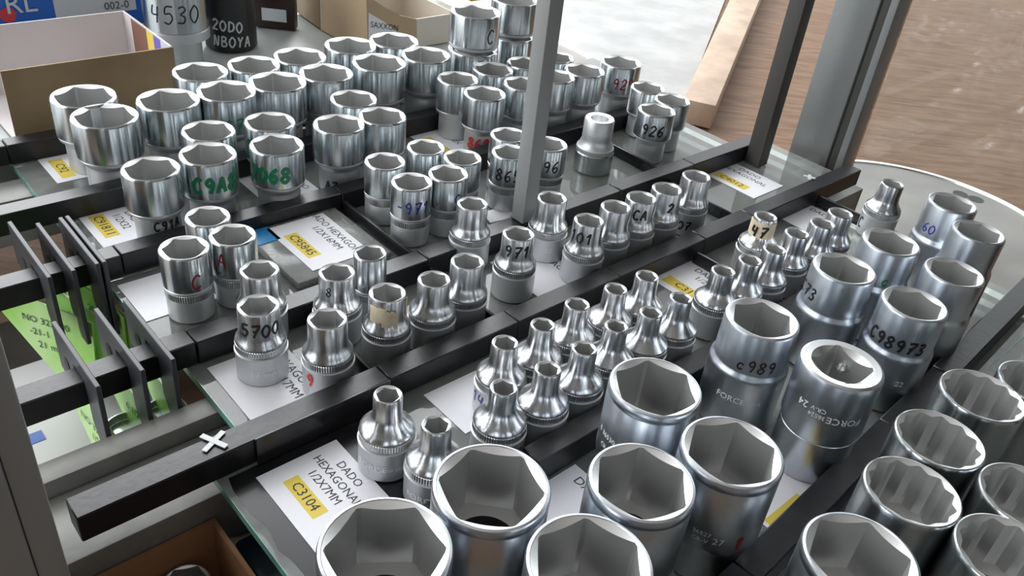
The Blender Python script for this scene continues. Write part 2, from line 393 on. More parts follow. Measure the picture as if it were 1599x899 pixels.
# glass shelves: one sheet per row
def glass(x0, x1, y0, y1, label):
    g = MB().box(x0, x1, y0, y1, GT-0.004, GT).build('glass_shelf', 'glass'); tag(g, label, 'glass shelf', 'glass sheets under the sockets')
    for nm, b in (('polished_edge', (x0-0.0003, x0, y0, y1)), ('polished_edge', (x0, x1, y0-0.0003, y0))):
        MB().box(*b, GT-0.004, GT).build(nm, 'edge', g)
glass(0.086, 0.525, 0.0760, 0.2475, 'glass sheet in front of the crossed rail, carrying the C3104 label')
glass(0.105, 0.578, 0.2480, 0.3110, 'glass sheet under the row with the masking-taped socket')
glass(0.101, 0.548, 0.3115, 0.3960, 'glass sheet under the blue-marked sockets')
glass(0.101, 0.545, 0.3965, 0.4640, 'glass sheet under the green-marked sockets')
glass(0.101, 0.50, 0.4645, 0.5470, 'glass sheet under the large polished sockets at the back')
glass(0.12, 0.50, -0.06, 0.0755, 'glass sheet under the twelve-point sockets at the lower right')

# steel frame under the shelf and posts
def tube(name, b, m, label, cat, bevel=0.0005):
    o = MB().box(*b).build(name, m, bevel=bevel); tag(o, label, cat); return o
tube('frame_bar', (0.03, 0.60, 0.2360, 0.2705, -0.042, -0.0130), 'steel_frame', 'grey steel frame bar directly beneath the crossed black rail', 'frame bar')
tube('frame_bar', (-0.03, 0.60, 0.2710, 0.2825, -0.042, -0.0048), 'steel_frame', 'grey steel frame bar behind the crossed rail, under the glass edge', 'frame bar')
tube('frame_bar', (0.0, 0.60, 0.50, 0.525, -0.034, -0.0052), 'steel_frame', 'grey steel frame bar under the large polished sockets', 'frame bar')
p = empty('frame_post', (0.004, 0.240, FZ)); tag(p, 'broad grey steel post at the lower left corner', 'post')
MB().box(-0.03, 0.0155, -0.0215, 0.012, 0, 0.9).build('post_tube', 'postgrey', p, 0.002)
MB().box(0.0157, 0.0245, -0.020, -0.004, 0, 0.9).build('post_lip', 'postgrey', p, 0.0008)

cp = at(827, 340, 0.0130)
p = empty('rack_post', (0.3105, 0.3052, 0.0130)); tag(p, 'thin grey square post standing on the rail, centre of the picture', 'post', 'thin square posts')
MB().box(-0.005, 0.005, -0.005, 0.005, 0, 0.45).build('post_tube', 'postgrey', p, 0.0006)
p2 = empty('rack_post', (0.5335, 0.2925, 0.0)); tag(p2, 'thin dark square post at the right end of the rail', 'post', 'thin square posts')
MB().box(-0.006, 0.006, -0.006, 0.006, 0, 0.45).build('post_tube', 'postdark', p2, 0.0006)
MB().box(0.0062, 0.009, -0.004, 0.004, 0.030, 0.042).build('post_clip', 'postdark', p2, 0.0004)
p3 = empty('display_post', (0.60, 0.272, FZ)); tag(p3, 'wide grey aluminium showcase corner post on the right', 'post')
MB().box(-0.010, 0.010, -0.006, 0.027, 0, 1.1).build('post_body', 'alu', p3, 0.002)
MB().box(-0.008, 0.004, -0.0125, -0.0062, 0, 1.1).build('post_channel', 'postdark', p3, 0.001)
MB().box(-0.010, 0.008, -0.0185, -0.0127, 0, 1.1).build('post_lip', 'alu', p3, 0.001)
g = MB().box(0.603, 0.606, -0.5, 0.2520, FZ+0.02, 0.9).build('side_pane', 'pane'); tag(g, 'large clear glass side pane of the showcase on the right', 'glass pane')

# ------------------------------------------------------------------ sockets
def camang(p): return math.atan2(EYE.y-p.y, EYE.x-p.x)
def writing(root, kind, text, R, z0, h, w, col, dang=0.0, tilt=0.0, rfun=None):
    p = root.location; ang = camang(p)+dang
    if kind == 'hand': return wrap(strokes(text, h, w), R, ang, z0, 'handwriting', M[col], root, 0.00018, tilt, rfun)
    if kind == 'flip': return wrap([tuple((-x, -y) for x, y in q) for q in text_polys(text, h)], R, ang, z0, 'engraved_text', M[col], root, 0.00022, tilt, rfun)
    return wrap(text_polys(text, h), R, ang, z0, 'engraved_text', M[col], root, 0.00022, tilt, rfun)

def socket(px_, py_, w, H, kind, label, group, rot=None, wr=(), z=0.0, af=None, rs=0.965, foot=0.80):
    """place a socket by the centre of its upper rim (pixel), rim width in pixels and real height"""
    top = at(px_, py_, z+H); R = w/2*depth(top)/FPX*rs
    root = empty('hex_socket', (top.x, top.y, z)); tag(root, label, 'socket', group)
    rot = camang(top)+(rot if rot is not None else random.uniform(-0.5, 0.5))
    ch = 0.0007
    if kind == 'S':      # stepped half-inch socket: matte foot, knurled band, flared shoulder, slim polished neck
        Rb = 0.0113
        lathe('foot', [(Rb-0.0006, 0), (Rb, 0.0006), (Rb, 0.0135), (Rb+0.0003, 0.0142), (Rb+0.0003, 0.0148), (Rb-0.0008, 0.0152)], 'matte', root)
        knurl('knurled_band', Rb-0.0001, 0.0153, 0.0187, 'knurl', root)
        zs = 0.0188; zt = 0.0188+0.0045+max(0.0, (Rb-R))*0.75
        pr = [(Rb-0.0006, zs), (Rb-0.0003, zs+0.0004), (Rb-0.0004, zs+0.0012)]
        for i in range(1, 9):
            t = i/8; pr.append((R+0.0002+(Rb-0.0006-R-0.0002)*(1-t)**2.2, zs+0.0012+(zt-zs-0.0012)*t**0.8))
        pr += [(R, zt+0.002), (R, H-0.0012), (R-0.0003, H-0.0003), (R-0.0008, H)]
        wall = max(0.0014, R*0.19); rc = R-wall*0.55
        lathe('neck', pr, 'brushed', root)
        lathe('rim', [(R-0.0008, H), (rc, H-0.0003)], 'rim', root)
        bore('hex_bore', rc, af or (R-wall)*1.84, H, 0.011, 'bore', root, rot=rot)
        Rw = R
    elif kind == 'M':    # straight half-inch socket, head as wide as the foot
        Rb = R*0.95
        lathe('foot', [(Rb-0.0006, 0), (Rb, 0.0006), (Rb, 0.0115), (Rb*0.985, 0.012)], 'matte', root)
        knurl('knurled_band', Rb+0.0003, 0.0121, 0.0160, 'knurl', root)
        lathe('collar', [(Rb, 0.0161), (R-0.0001, 0.0164), (R-0.0001, 0.0172), (R-0.0006, 0.0176)], 'matte', root)
        lathe('head', [(R-0.0006, 0.0177), (R, 0.0182), (R, H-0.0010), (R-0.0003, H-0.0003), (R-0.0008, H)], 'chrome', root)
        rc = R*0.87; lathe('rim', [(R-0.0008, H), (rc, H-0.0003)], 'rim', root)
        bore('hex_bore', rc, af or R*1.50, H, 0.014, 'bore', root, rot=rot); Rw = R
    elif kind == 'L':    # wide-headed socket: narrow matte foot flaring to a band under a polished head
        Rb = R*foot; z1 = H*0.33
        lathe('foot', [(Rb-0.0006, 0), (Rb, 0.0007), (Rb, z1), (Rb*0.975, z1+0.001), (Rb*0.985, z1+0.002), (R*0.955, z1+0.0048), (R*0.965, z1+0.0055), (R*0.965, H*0.475), (R*0.94, H*0.485)], 'matte', root)
        lathe('head', [(R*0.95, H*0.486), (R, H*0.50), (R, H-0.0012), (R-0.0003, H-0.0004), (R-0.0009, H)], 'chrome', root)
        rc = R*0.915; lathe('rim', [(R-0.0009, H), (rc, H-0.0003)], 'rim', root)
        bore('hex_bore', rc, af or R*1.555, H, H*0.46, 'bore', root, rot=rot); Rw = R
    elif kind in ('F', 'G'):   # tall satin socket; G has a stepped, rounded shoulder half way up
        if kind == 'F':
            Rb = R*0.86
            pr = [(Rb-0.001, 0), (Rb, 0.001), (Rb*1.005, H*0.30), (R*0.985, H*0.36), (R, H*0.40), (R, H-0.0046), (R*0.985, H-0.0042), (R*0.985, H-0.0036), (R*1.004, H-0.0030), (R*1.004, H-0.0012), (R-0.0004, H-0.0003), (R-0.0012, H)]
        else:
            Rb = R*1.09
            pr = [(Rb-0.001, 0), (Rb, 0.001), (Rb, H*0.545), (Rb*0.995, H*0.57), (Rb*0.975, H*0.59), (R*1.01, H*0.612), (R, H*0.63), (R, H-0.0014), (R-0.0004, H-0.0004), (R-0.0012, H)]
        lathe('body', pr, 'satin', root, 64)
        rc = R*(0.925 if kind == 'F' else 0.875); lathe('rim', [(R-0.0012, H), (rc, H-0.0003)], 'satinrim', root, 64)
        bore('hex_bore', rc, af or R*(1.58 if kind == 'F' else 1.48), H, H*0.50, 'bore', root, rot=rot, k=0.5, hole=0.36)
        Rw = R if kind == 'F' else R
    elif kind == 'T':    # thin-walled twelve-point socket
        Rb = R*0.95
        lathe('body', [(Rb-0.001, 0), (Rb, 0.001), (Rb, H*0.3), (R*0.992, H*0.38), (R*0.992, H-0.003), (R, H-0.0024), (R, H-0.0008), (R-0.0003, H-0.0002), (R-0.0008, H)], 'chrome', root, 64)
        rc = R*0.915; lathe('rim', [(R-0.0008, H), (rc, H-0.0003)], 'satinrim', root, 64)
        bore('twelve_point_bore', rc, af or R*1.57, H, H*0.42, 'bore', root, pts=12, rot=rot, k=0.5, hole=0.34); Rw = R
    elif kind == 'I':    # upside-down socket: square drive end up
        lathe('body', [(R*0.93, 0), (R*0.95, 0.001), (R*0.95, H*0.40), (R*0.935, H*0.405), (R*0.945, H*0.42), (R, H*0.47), (R, H-0.002), (R-0.0005, H-0.0006), (R-0.0016, H)], 'satin', root, 64)
        n = 72; sq = R*1.12; v = []; f = []
        def sr(t): 
            a = ((t-rot) % (math.pi/2))-math.pi/4
            return min(sq/2/math.cos(a), sq/2*1.33)
        rc = sq/2*1.30
        for ring in ([(R-0.0016, H)]*n, [(rc, H-0.0003)]*n, [(sr(2*math.pi*i/n), H-0.0003-(rc-sr(2*math.pi*i/n))*0.8) for i in range(n)], [(sr(2*math.pi*i/n), H-0.022) for i in range(n)]):
            for i, (r_, z_) in enumerate(ring): v.append((r_*math.cos(2*math.pi*i/n), r_*math.sin(2*math.pi*i/n), z_))
        for q in range(3):
            for i in range(n):
                j = (i+1) % n; f.append((q*n+i, q*n+j, (q+1)*n+j, (q+1)*n+i))
        f.append(tuple(3*n+i for i in range(n)))
        mesh_obj('square_drive', v, f, None, root, 30, mats=['satinrim', 'bore'], mi=[0]*(2*n)+[1]*(n+1))
        a = camang(top)+math.pi; pp = Vector((math.cos(a), math.sin(a), 0))*(sq/2*0.92)
        lb = lathe('detent_ball', [(0.0002, -.0022), (0.0016, -.0016), (0.0023, 0), (0.0016, .0016), (0.0002, .0022)], 'chrome', root, 16); lb.location = (pp.x, pp.y, H-0.008)
        Rw = R
    elif kind == 'U':    # upside-down half-inch socket: matte lettered foot up, polished head down
        Rh = R*1.30
        lathe('head', [(Rh-0.0008, 0), (Rh, 0.0008), (Rh, 0.0135), (Rh-0.0006, 0.0142)], 'chrome', root)
        lathe('foot', [(Rh-0.0006, 0.0143), (Rh-0.0002, 0.0150), (Rh-0.0004, 0.0172), (Rh-0.0014, 0.018), (R*1.0, 0.0225), (R, 0.024), (R, H-0.001), (R-0.0007, H)], 'matte', root)
        lathe('rim', [(R-0.0007, H), (R*0.62, H-0.0004), (R*0.58, H-0.009), (0.0002, H-0.0092)], 'rim', root); Rw = R
    for k in wr:
        fr = k[7] if len(k) > 7 else 1
        rad = 0.0113 if (kind == 'S' and fr > 1) else Rw*fr
        zf = k[2]+0.10 if (kind == 'S' and fr == 1) else k[2]
        writing(root, k[0], k[1], rad, zf*H, k[3], k[4], k[5], k[6] if len(k) > 6 else 0.0)
    return root, R

GA = 'small flared sockets between the two front rails'
GB = 'sockets in the row behind the crossed rail'
GC = 'sockets in the blue-marked row'
GG = 'sockets in the green-marked row'
GD = 'large polished sockets in the rear rows'
GF = 'tall satin sockets'
GT_ = 'twelve-point sockets at the lower right'
hS = 0.0365
E = 'eng'; Hd = 'hand'
# --- tall satin sockets (front row)
FH = 0.053
socket(602, 855, 221, FH, 'F', 'biggest satin socket, cut by the bottom edge beside the C3104 label', GF, 0.52)
socket(768, 757, 194, FH, 'F', 'tall satin socket overlapping the second slim socket, right of the C3104 label', GF, 0.5, [(E, '36532  32', .45, .0034, 0, 'etch', 0.1)])
socket(921, 878, 211, FH, 'F', 'wide satin socket cut by the bottom edge, right of the biggest one', GF, 0.25)
socket(1003, 750, 177, FH, 'F', 'tall satin socket in front, with FORCE etched at its right side', GF, 0.2, [(E, 'FORCE', .42, .0042, 0, 'etch', 0.55)])
socket(1144, 703, 168, FH, 'F', 'tall satin socket with etched number 27, beside the yellow label patch', GF, 0.1, [(E, '36527', .52, .0027, 0, 'etch', -0.05), (E, 'CR-V', .46, .0027, 0, 'etch', -0.05), (E, '27', .47, .0042, 0, 'etch', 0.3), (Hd, '1', .42, .006, .0012, 'red', 0.75)])
socket(1024, 602, 152, FH, 'F', 'tall satin socket with a crimson pen stroke, behind the front pair', GF, 0.35, [(E, 'E 36530', .60, .0032, 0, 'etch', -0.85), (E, 'CR-V', .50, .0028, 0, 'etch', -0.8), (Hd, '~', .46, .008, .0009, 'red', 0.25)])
socket(1316, 567, 136, FH, 'I', 'upside-down satin socket showing its square drive hole and ball', GF, 0.35, [('flip', 'FORCE', .71, .0046, 0, 'etch', 0.55), ('flip', '36524', .70, .0028, 0, 'etch', -0.10), ('flip', 'CR-V', .76, .0028, 0, 'etch', -0.10), ('flip', '24', .76, .0046, 0, 'etch', -0.5)])
socket(1191, 496, 121, FH, 'G', 'satin socket handwritten c 989 above an etched FORCE', GF, 0.15, [(Hd, 'c989', .66, .0058, .0007, 'marker', 0.28), (E, 'FORCE', .34, .0042, 0, 'etch', -0.15, 1.09), (E, '36525', .34, .0026, 0, 'etch', 0.45, 1.09)])
socket(1319, 418, 102, FH, 'G', 'satin socket handwritten with a number ending in 3 near its left edge', GF, 0.1, [(Hd, 'C73', .70, .0062, .0009, 'marker', -0.95)])
socket(1429, 473, 106, FH, 'G', 'satin socket with large black handwriting C98973', GF, 0.0, [(Hd, 'C98973', .65, .0062, .0012, 'marker', -0.02), (E, '22', .32, .004, 0, 'etch', 0.5, 1.09)])
socket(1392, 377, 92, FH, 'G', 'satin socket directly behind the one marked 3, faint teal pen mark', GF, 0.05, [(Hd, 'c', .66, .006, .0008, 'green', 0.35)])
socket(1491, 424, 95, FH, 'G', 'satin socket behind the C98973 one, at the right', GF, 0.1)
socket(1488, 316, 77, FH, 'G', 'farthest satin socket with blue handwritten 60', GF, 0.0, [(Hd, '60', .68, .0055, .0007, 'blue', -0.45)])
socket(1529, 361, 83, FH, 'G', 'satin socket at the right edge, next to the one marked 60', GF, 0.05)
# --- twelve-point sockets
TH = 0.048
socket(1535, 616, 134, TH, 'T', 'thin-walled twelve-point socket at the upper end of its row', GT_, 0.1)
socket(1468, 684, 143, TH, 'T', 'thin-walled twelve-point socket, second from the upper end of its row', GT_, 0.2)
socket(1425, 765, 156, TH, 'T', 'thin-walled twelve-point socket in the middle of its row, looped pen mark', GT_, 0.1, [(Hd, '8', .45, .010, .0007, 'marker', -0.9)])
socket(1345, 868, 190, TH, 'F', 'thin-walled hexagon socket at the bottom edge, right of the yellow patch', GT_, 0.15)
socket(1620, 598, 120, TH, 'T', 'twelve-point socket cut by the right edge, uppermost', GT_, 0.15)
socket(1607, 775, 155, TH, 'T', 'twelve-point socket cut by the right edge, halfway down', GT_, 0.15)
socket(1578, 865, 175, TH, 'T', 'twelve-point socket in the lower right corner', GT_, 0.15)
# --- small flared sockets
A = [(606, 615, 48.5, 'slim flared socket standing right of the C3104 label', [(E, 'FORCE', .16, .0042, 0, 'etch', -0.55, 1.9), (E, '54107 CR-V', .16, .0022, 0, 'etch', 0.25, 1.9)]),
 (682, 662, 51, 'slim flared socket half hidden by the second biggest satin socket', [(E, 'FORCE', .16, .0042, 0, 'etch', -0.4, 1.9)]),
 (789, 534, 45, 'small flared socket with handwritten 14 low on its left side', [(Hd, '14', .18, .006, .0007, 'blue', -0.9, 1.9)]),
 (787, 604, 47, 'small flared socket nearest the camera in the paired cluster', []),
 (848, 506, 42, 'small flared socket, second of the back line of the cluster', []),
 (856, 575, 45, 'small flared socket, second of the front line of the cluster', []),
 (902, 474, 42, 'small flared socket, third of the back line of the cluster', []),
 (913, 543, 43, 'small flared socket, third of the front line of the cluster', []),
 (962, 450, 39, 'small flared socket, fourth of the back line of the cluster', []),
 (963, 508, 40, 'small flared socket just behind the rim of the crimson-stroke satin socket', []),
 (1011, 430, 39, 'small flared socket farthest back in the cluster, last of the back line', []),
 (1017, 487, 39, 'small flared socket, fifth of the front line of the cluster', []),
 (1064, 464, 38, 'small flared socket at the right end of the front line of the cluster', []),
 (1130, 422, 40, 'small flared socket left of the line of five, next to a paper label', []),
 (1172, 405, 39, 'small flared socket, first in the line towards the right post', []),
 (1210, 388, 38, 'small flared socket, second in the line towards the right post', [(E, 'CR-V 22', .10, .003, 0, 'etch', 0, 1.6)]),
 (1245, 363, 40, 'small flared socket, third in the line towards the right post', []),
 (1285, 348, 41, 'small flared socket, fourth in the line towards the right post', []),
 (1313, 332, 41, 'small flared socket, last in the line towards the right post', []),
 (1394, 286, 37, 'lone slim socket with matte foot near the round steel disc', [(Hd, 'C', .12, .007, .001, 'marker', -1.0, 1.7)])]
for i, (x, y, w, lb, wr) in enumerate(A):
    socket(x, y, w, hS, 'S', lb, GA, None, wr)
s47, R47 = socket(1196, 337, 38, hS, 'S', 'small flared socket wrapped in tape marked 47', GA, 0.1)
def tape(root, R, z0, z1, a0, a1, mname='tape', jag=0.0012):
    ang = camang(root.location); v = []; f = []; n = 14
    for i in range(n+1):
        a = ang+a0+(a1-a0)*i/n
        for z in (z0+random.uniform(-jag, jag), z1+random.uniform(-jag, jag)*0.3):
            for rr in (R+0.00015, R+0.0005): v.append((rr*math.cos(a), rr*math.sin(a), z))
    for i in range(n):
        b = 4*i
        f += [(b+1, b+5, b+7, b+3), (b, b+2, b+6, b+4), (b, b+4, b+5, b+1), (b+2, b+3, b+7, b+6)]
    f += [(0, 1, 3, 2), (4*n, 4*n+2, 4*n+3, 4*n+1)]
    return mesh_obj('tape', v, f, mname, root)
tape(s47, R47, 0.0245, 0.0345, -1.5, 1.5, jag=0.0005)
wrap(strokes('47', 0.0065, 0.0013), R47+0.0006, camang(s47.location)-0.1, 0.0258, 'handwriting', M['marker'], s47)
# --- row behind the crossed rail
B = [(403, 476, 68, 'stepped socket handwritten 5700, above a white label', [(Hd, '5700', .60, .0062, .0010, 'marker', 0.05), (E, '17 mm', .16, .0044, 0, 'etch', 0.05, 1.25)], 0.5),
 (405, 420, 63, 'stepped socket directly behind the 5700 one', [], 0.45),
 (511, 497, 65, 'stepped socket with a red number on its foot', [(Hd, '9', .18, .0060, .0012, 'brightred', -0.75, 1.25)], 0.5),
 (526, 424, 59, 'stepped socket with a small black 8 on its neck', [(Hd, '8', .66, .0045, .0005, 'marker', -0.45)], 0.3),
 (605, 456, 61, 'stepped socket with torn masking tape on its side', [(Hd, '0', .60, .006, .0007, 'marker', -0.8)], 0.1),
 (678, 435, 54, 'stepped socket right of the masking-taped one', [], 0.2),
 (730, 407, 55, 'stepped socket left of the one marked 97', [], 0.2),
 (738, 317, 51, 'stepped socket with matte foot in front of the blue-marked group', [(Hd, 'C', .14, .006, .001, 'blue', -0.9, 1.25)], 0.4),
 (810, 364, 53, 'stepped socket handwritten 97, in front of the centre post', [(Hd, '971', .62, .0065, .0010, 'marker', 0.1)], 0.3),
 (862, 308, 50, 'stepped socket right beside the foot of the centre post', [(E, '22', .2, .004, 0, 'etch', 0.2, 1.25)], 0.3),
 (920, 343, 50, 'stepped socket handwritten 101, first of the line of five', [(Hd, '101', .60, .0065, .0010, 'marker', -0.35)], 0.2),
 (962, 322, 50, 'stepped socket, second of the line of five', [], 0.1),
 (1002, 308, 50, 'stepped socket handwritten CA, third of the line of five', [(Hd, 'CA', .62, .0060, .0011, 'marker', 0.2)], 0.1),
 (1042, 294, 50, 'stepped socket with a black mark, fourth of the line of five', [(Hd, '2', .58, .0060, .0013, 'marker', 0.55)], 0.1),
 (1088, 274, 47, 'stepped socket handwritten 07 on its foot, last of the line of five', [(Hd, '07', .12, .0055, .0010, 'marker', 0.0, 1.3)], 0.2)]
for x, y, w, lb, wr, rt in B:
    r_, R_ = socket(x, y, w, hS, 'S', lb, GB, rt, wr)
    if 'torn masking' in lb:
        tape(r_, R_+0.0002, 0.0252, 0.0335, -0.95, 0.0, jag=0.0008); tape(r_, R_+0.0006, 0.0235, 0.0318, -0.25, 0.55, jag=0.0022); tape(r_, R_, 0.0215, 0.034, 1.25, 1.6)
socket(578, 394, 54, hS, 'M', 'slim straight socket left of the folded clear pack', GB, 0.3)
socket(363, 366, 75, hS, 'M', 'straight socket with a red A, right of the red C one', GB, 0.35, [(Hd, 'A', .66, .0075, .0008, 'red', -0.55), (Hd, 'C', .1, .0055, .001, 'marker', 0.1)])
socket(287, 386, 80, hS, 'M', 'straight socket with a big red handwritten C', GB, 0.4, [(Hd, 'C', .54, .0075, .0009, 'red', 0.35)])
socket(324, 337, 72, hS, 'M', 'straight socket behind the two red-marked sockets', GB, 0.35)
# --- blue-marked row
LH = 0.042
socket(643, 283, 68, hS, 'M', 'straight socket handwritten 971 in blue', GC, 0.3, [(Hd, '-971', .60, .0068, .0009, 'blue', 0.15)])
socket(601, 251, 67, hS, 'M', 'straight socket left behind the blue 971 one', GC, 0.3)
socket(665, 229, 63, hS, 'M', 'straight socket at the back of the blue-marked group', GC, 0.3)
socket(700, 270, 66, hS, 'M', 'straight socket with a small blue C, right of the blue 971 one', GC, 0.3, [(Hd, 'C', .62, .0055, .0008, 'blue', 0.6)])
socket(722, 245, 63, hS, 'M', 'straight socket at the right of the blue-marked group', GC, 0.3)
socket(797, 237, 62, hS, 'M', 'straight socket handwritten 865, left of the centre post', GC, 0.3, [(Hd, '865', .60, .0075, .0009, 'marker', 0.05)])
socket(795, 210, 62, hS, 'M', 'straight socket behind the one marked 865', GC, 0.3)
socket(857, 224, 62, hS, 'M', 'straight socket handwritten 96, right behind the centre post', GC, 0.3, [(Hd, 'C96', .60, .0075, .0009, 'marker', 0.1)])
socket(937, 184, 49, 0.0375, 'U', 'upside-down socket with matte lettered top, standing alone', GC, 0, [(E, 'GEDORE', .74, .0036, 0, 'etch', 0.0)])
socket(1026, 171, 62, 0.037, 'L', 'polished socket handwritten 926', GC, 0.2, [(Hd, '926', .60, .0075, .0012, 'marker', 0.05), (E, 'CR-V', .1, .003, 0, 'etch', -0.2, .82)])
socket(1050, 155, 59, 0.037, 'L', 'polished socket behind and right of the 926 one', GC, 0.2)
socket(1012, 136, 57, 0.037, 'L', 'polished socket behind and left of the 926 one', GC, 0.2)
# --- green-marked row
socket(235, 262, 92, LH, 'L', 'wide-headed socket handwritten C 91A on its matte foot', GG, 0.25, [(Hd, 'C91A', .262, .0050, .0010, 'marker', 0.40, .825)])
socket(324, 239, 91, LH, 'L', 'wide-headed socket with bold green writing C 9A, front one', GG, 0.3, [(Hd, 'C9A8', .60, .0085, .0022, 'green', 0.2)])
socket(432, 225, 87, LH, 'L', 'wide-headed socket with bold green writing 268', GG, 0.25, [(Hd, '2068', .60, .0085, .0022, 'green', -0.35)])
socket(325, 203, 85, LH, 'L', 'wide-headed socket behind the green C 9A one', GG, 0.3, [(Hd, 'C1', .60, .0085, .0022, 'green', 0.9)])
socket(421, 189, 82, LH, 'L', 'wide-headed socket behind the green 268 one', GG, 0.3, [(Hd, '27', .60, .0085, .0022, 'green', -0.7)])
socket(529, 193, 84, LH, 'L', 'wide-headed socket right of the green 268 one', GG, 0.1, [(Hd, 'A7', .08, .0055, .0010, 'marker', -0.4, .82)])
socket(597, 180, 78, LH, 'L', 'wide-headed socket with a small black 8 at its left edge', GG, 0.15, [(Hd, '8', .62, .0055, .0010, 'marker', -1.0)])
socket(552, 153, 77, LH, 'L', 'wide-headed socket peeking between two others, centre left', GG, 0.2)
socket(757, 145, 70, LH, 'L', 'socket with red number 868 on its matte foot', GG, 0.2, [(Hd, '868', .13, .0075, .0016, 'brightred', -0.1, .82)])
socket(715, 122, 68, LH, 'L', 'socket left behind the red 868 one', GG, 0.2)
socket(770, 107, 67, LH, 'L', 'dull brownish-rimmed socket behind the red 868 one', GG, 0.3)
socket(818, 130, 68, LH, 'L', 'socket half hidden by the centre post on its left', GG, 0.2)
socket(822, 98, 64, LH, 'L', 'socket behind the centre post, at the foot of the stacked pair', GG, 0.2)
socket(868, 88, 60, LH, 'L', 'socket rim peeking out behind the one just right of the centre post', GG, 0.2)
socket(867, 118, 66, LH, 'L', 'socket emerging right of the centre post', GG, 0.2)
socket(913, 109, 67, LH, 'L', 'socket left of the one with the red 929', GG, 0.2)
socket(970, 96, 67, LH, 'L', 'socket with red handwritten 929', GG, 0.2, [(Hd, '929', .60, .0080, .0011, 'red', 0.35)])
# --- big polished sockets
DH = 0.045
D = [(163, 180, 104, 'large polished socket at the far left front, above a small label'), (130, 149, 101, 'large polished socket leftmost, in front of the open cardboard box'),
 (262, 155, 99, 'large polished socket, third from left in the front big row'), (353, 141, 94, 'large polished socket, fourth from left in the front big row'),
 (433, 127, 93, 'large polished socket, fifth from left in the front big row'), (509, 113, 87.5, 'large polished socket, sixth from left in the front big row'),
 (592, 97, 88, 'large polished socket, seventh from left in the front big row'), (665, 85, 81, 'large polished socket at the right end of the front big row'),
 (312, 111, 88, 'large polished socket at the right corner of the cardboard box'), (396, 100, 84, 'large polished socket in front of the black impact socket'),
 (468, 87, 85, 'large polished socket, third in the rear big row'), (547, 70, 84, 'large polished socket in front of the tan box'), (615, 62, 80, 'large polished socket at the right end of the rear big row')]
for i, (x, y, w, lb) in enumerate(D):
    socket(x, y, w, DH, 'L', lb, GD, [0.3, 0.25, 0.25, 0.2, 0.15, 0.1][i % 6], [(Hd, '17', .55, .008, .0009, 'green', 0.2)] if i == 3 else [])
# stacked pairs behind
def stack(px_, py_, w, low, up, wr=()):
    """upper socket nested with its foot inside the opening of the lower one"""
    z = DH*0.62
    u, R = socket(px_, py_, w, DH, 'L', up, GD, 0.2, wr, z=z, foot=0.74)
    p = Vector((u.location.x, u.location.y, DH)); q = p-EYE; dz = q.dot(FWD)
    socket(IW/2+FPX*q.dot(RGT)/dz, IH/2-FPX*q.dot(UPV)/dz, R*2.03/0.965*FPX/dz, DH, 'L', low, GD, 0.2)
stack(743, 17, 83, 'lower socket of the stacked pair left of the centre post', 'upper socket of the stacked pair, black handwritten C', [(Hd, 'C', .58, .010, .0010, 'marker', 0.75)])
stack(805, -2, 78, 'lower socket of the stack partly behind the centre post', 'upper socket of the stack partly behind the centre post')

# ------------------------------------------------------------------ paper labels
def label_paper(x, y, lines, code, label, w=0.052, h=0.036, rot=0.0, z=-0.0001, ts=1.0, ty=0.0, patch=False):
    """paper card whose text runs towards -Y; (x, y) pixel of the card centre"""
    p = at(x, y, 0); r = empty('paper_label', (p.x, p.y, 0), rot); tag(r, label, 'label', 'paper labels on the glass')
    MB().box(-h/2, h/2, -w/2, w/2, z-0.0003, z).build('card', 'paper', r)
    ux, uy = (0, -1, 0), (1, 0, 0)
    n = 0
    for i, t in enumerate(lines):
        flat_text(t, 0.0062*ts, (h/2-0.0075-0.0068*ts*i, ty, z+0.00006), ux, uy, 'printed_line', 'ink', r)
    if code:
        yy = -h/2+0.006 if ts == 1.0 else -h/2+0.0085
        MB().box(yy-0.0018*ts, yy+0.0062*ts, ty-0.0135*ts, ty+0.0135*ts, z, z+0.00004).build('highlight', 'yellow', r)
        flat_text(code, 0.0072*ts, (yy, ty, z+0.0001), ux, uy, 'code_text', 'ink', r)
    if patch: MB().box(-h*0.46, h*0.02, -w*0.40, -w*0.02, z, z+0.00004).build('highlight', 'yellow', r)
    return r
label_paper(518, 777, ['DADO', 'HEXAGONAL', '1/2X7MM'], 'C3104', 'white price label C3104 on black backing at the front', ts=0.84, ty=0.0065)
label_paper(425, 600, ['HEXAGONAL', '1/2X17MM'], '', 'white label with cut-off print under the socket marked 5700')
label_paper(182, 347, ['DADO', '1/2X32'], 'C91811', 'white label C91811 left of the socket marked C 91A', w=0.044, h=0.03)
label_paper(497, 386, ['DADO HEXAGONAL', '1/2X16MM'], 'C95845', 'white label C95845 under the clear plastic pack', z=0.0046, w=0.05)
label_paper(112, 259, ['DADO'], 'C92', 'white label at the far left rear with yellow mark', w=0.036, h=0.028)
label_paper(440, 292, ['DADO', '1/2X27'], 'C918', 'white label under the socket with green 268', w=0.05)
label_paper(262, 455, [], '', 'bright white label under the red C socket', w=0.036, h=0.036)
label_paper(700, 222, ['DADO HEX', '1/2X'], 'C86', 'white label under the red 868 socket')
label_paper(1155, 277, ['DADO', 'HEXAGONAL'], 'C4012', 'white label at the right end, near the dark post', w=0.05)
label_paper(1085, 442, ['DADO', '1/2'], 'C31', 'white label left of the line of small sockets', w=0.045)
label_paper(1268, 342, ['DADO'], '', 'white label behind the last small sockets on the right', w=0.04)
label_paper(850, 428, ['HEXAGONAL'], '', 'white label under the socket marked 97')
label_paper(735, 625, [], '', 'white label corner under the small socket marked 14', w=0.03, h=0.03)
label_paper(1240, 770, [], '', 'label with yellow patch between the satin sockets and the rail', w=0.030, h=0.05, patch=True)
label_paper(890, 790, ['DADO'], '', 'white label tip between the two front satin sockets', w=0.03)
q = at(775, 336, 0.0)
